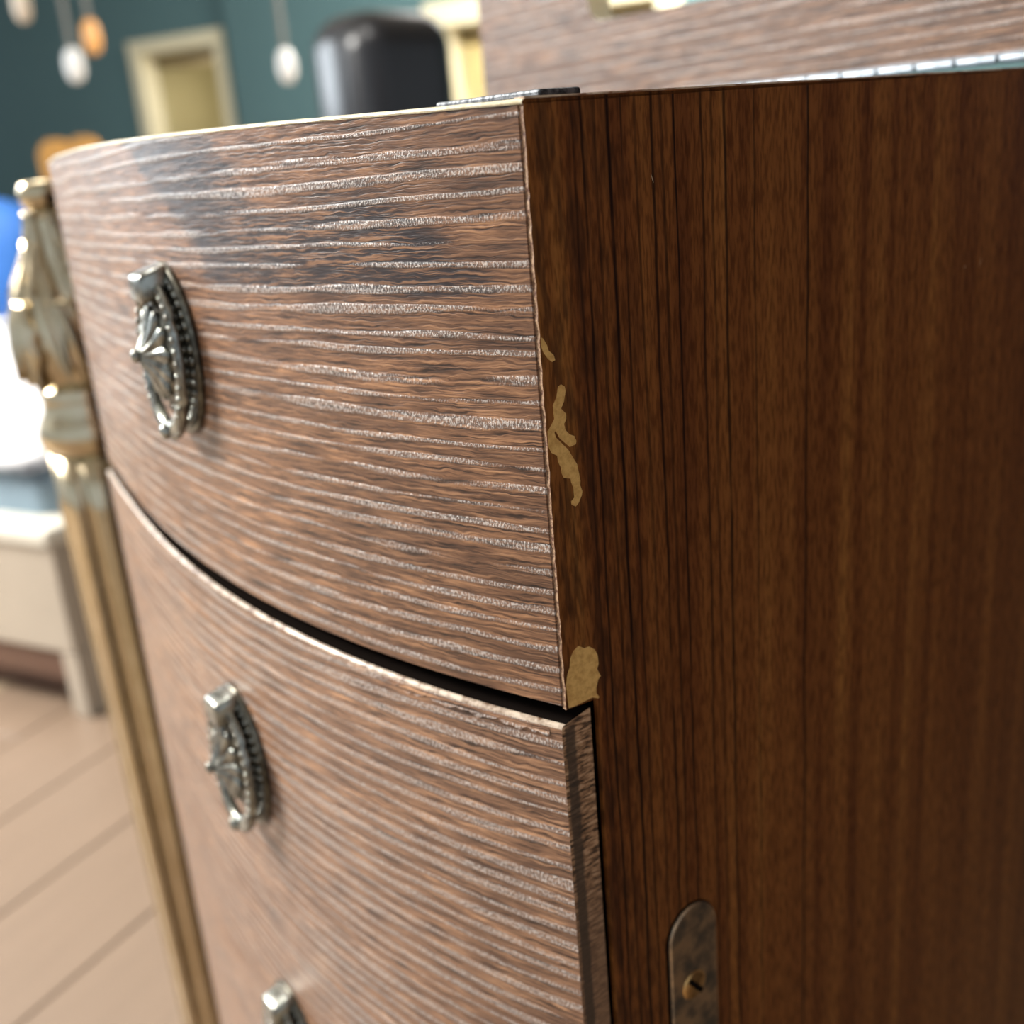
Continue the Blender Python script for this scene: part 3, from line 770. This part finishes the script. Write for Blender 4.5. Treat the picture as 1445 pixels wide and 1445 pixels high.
# ------------------------------------------------------------------ black leather office chair
M_leather = plain('black_leather', (0.010, 0.010, 0.012), 0.30, var=0.3, scale=40)
M_chrome = metal_mat('chair_chrome', (0.5, 0.5, 0.5), (0.65, 0.65, 0.65), 0.25)
ch = thing('leather_chair', 'black leather high-backed swivel chair standing in front of the teal wall', 'chair', (-0.290, 3.85, 0), 0.76)
link('backrest', box_me('backrest', -0.205, 0.205, -0.17, 0.17, 0.50, 1.180, 0.115, 8, True), M_leather, ch)
link('piping', box_me('piping', -0.208, -0.200, -0.05, 0.05, 0.55, 1.10, 0.003, 2, True), M_leather, ch)
link('seat', box_me('seat', -0.25, 0.25, -0.60, -0.08, 0.40, 0.50, 0.045, 5, True), M_leather, ch)
for sx in (-0.30, 0.25):
    link('armrest', box_me('armrest', sx, sx + 0.05, -0.50, -0.12, 0.62, 0.66, 0.015, 3, True), M_leather, ch)
    link('arm_post', box_me('arm_post', sx + 0.01, sx + 0.04, -0.25, -0.20, 0.44, 0.625, 0.006), M_chrome, ch)
bm = bmesh.new(); lathe(bm, [(0.03, 0.10), (0.03, 0.40)], 16, ctr=(0, -0.22, 0)); link('gas_lift', bm_mesh('gas_lift', bm), M_chrome, ch)
for i in range(5):
    a = 2 * PI * i / 5 + 0.3; bm = bmesh.new()
    tube(bm, [(0, -0.22, 0.11), (0.28 * math.cos(a), -0.22 + 0.28 * math.sin(a), 0.06)], 0.018, 8)
    f = link('base_arm', bm_mesh('base_arm', bm), M_chrome, ch)
    bm = bmesh.new(); bmesh.ops.create_uvsphere(bm, u_segments=12, v_segments=8, radius=0.027, matrix=Matrix.Translation((0.28 * math.cos(a), -0.22 + 0.28 * math.sin(a), 0.0275)))
    link('caster', bm_mesh('caster', bm), M_leather, f)

# amber upholstered chair far off
M_amber = plain('amber_velvet', (0.50, 0.24, 0.045), 0.7, var=0.2, scale=12)
ac = thing('upholstered_chair', 'amber upholstered chair with a double-humped back far off above the cabinet edge', 'chair', (-2.82, 8.0, 0), -0.3)
bm = bmesh.new()
pts = [(-0.23, 0.45)] + [(-0.23 + 0.46 * i / 24, 0.93 + 0.085 * abs(math.sin(2 * PI * i / 24)) ** 0.7) for i in range(25)] + [(0.23, 0.45)]
f = bm.faces.new([bm.verts.new((x, 0.0, z)) for x, z in pts])
ex = bmesh.ops.extrude_face_region(bm, geom=[f])
for v in [g for g in ex['geom'] if isinstance(g, bmesh.types.BMVert)]: v.co.y = 0.10
link('backrest', bm_mesh('backrest', bm), M_amber, ac)
link('seat', box_me('seat', -0.25, 0.25, -0.42, 0.06, 0.36, 0.47, 0.03, 3, True), M_amber, ac)
M_wood = plain('dark_chair_wood', (0.10, 0.05, 0.025), 0.5)
for sx in (-0.22, 0.19):
    for sy in (-0.40, 0.03): link('leg', box_me('leg', sx, sx + 0.03, sy, sy + 0.03, 0.0, 0.37), M_wood, ac)

# ------------------------------------------------------------------ pendants
def glass(name, c, e):
    n = NT(name); f = n.noise(n.objc(), 6.0); return n.set(color=n.mix(f, tuple(x * 0.92 for x in c), c), rough=0.35, emit=c, es=e)
M_pw = glass('white_opal_glass', (0.72, 0.70, 0.67), 0.12); M_pc = glass('cream_opal_glass', (0.62, 0.50, 0.38), 0.05); M_po = glass('orange_glass', (0.75, 0.36, 0.11), 0.15)
M_cord = plain('grey_cord', (0.16, 0.15, 0.13), 0.7)
def pendant(x, y, zc_, r, hgt, mat, label):
    p = thing('pendant_lamp', label, 'lamp', (x, y, H), 0.0, 'pendant lamps')
    bm = bmesh.new()
    pr = []
    for i in range(13):
        a = PI * i / 12; pr.append((max(0.004, r * math.sin(a) ** 0.7), zc_ - H - hgt * math.cos(a)))
    lathe(bm, pr, 20); link('shade', bm_mesh('shade', bm, True), mat, p)
    bm = bmesh.new(); lathe(bm, [(0.016, zc_ - H + hgt - 0.004), (0.016, -0.02)], 10); link('stem', bm_mesh('stem', bm), M_cord, p)
    bm = bmesh.new(); lathe(bm, [(0.05, -0.03), (0.06, 0.0)], 20); link('canopy', bm_mesh('canopy', bm), M_cord, p)
pendant(-2.555, 7.0, 1.715, 0.050, 0.095, M_pc, 'cream pendant lamp at the far left in front of the dark teal wall')
pendant(-2.321, 7.0, 1.375, 0.056, 0.095, M_pw, 'white pendant lamp hanging lowest beside the orange one')
pendant(-2.300, 7.35, 1.555, 0.054, 0.100, M_po, 'orange pendant lamp between the white one and the olive doorway')
pendant(-1.095, 7.0, 1.275, 0.054, 0.095, M_pw, 'white pendant lamp hanging alone beside the black leather chair')
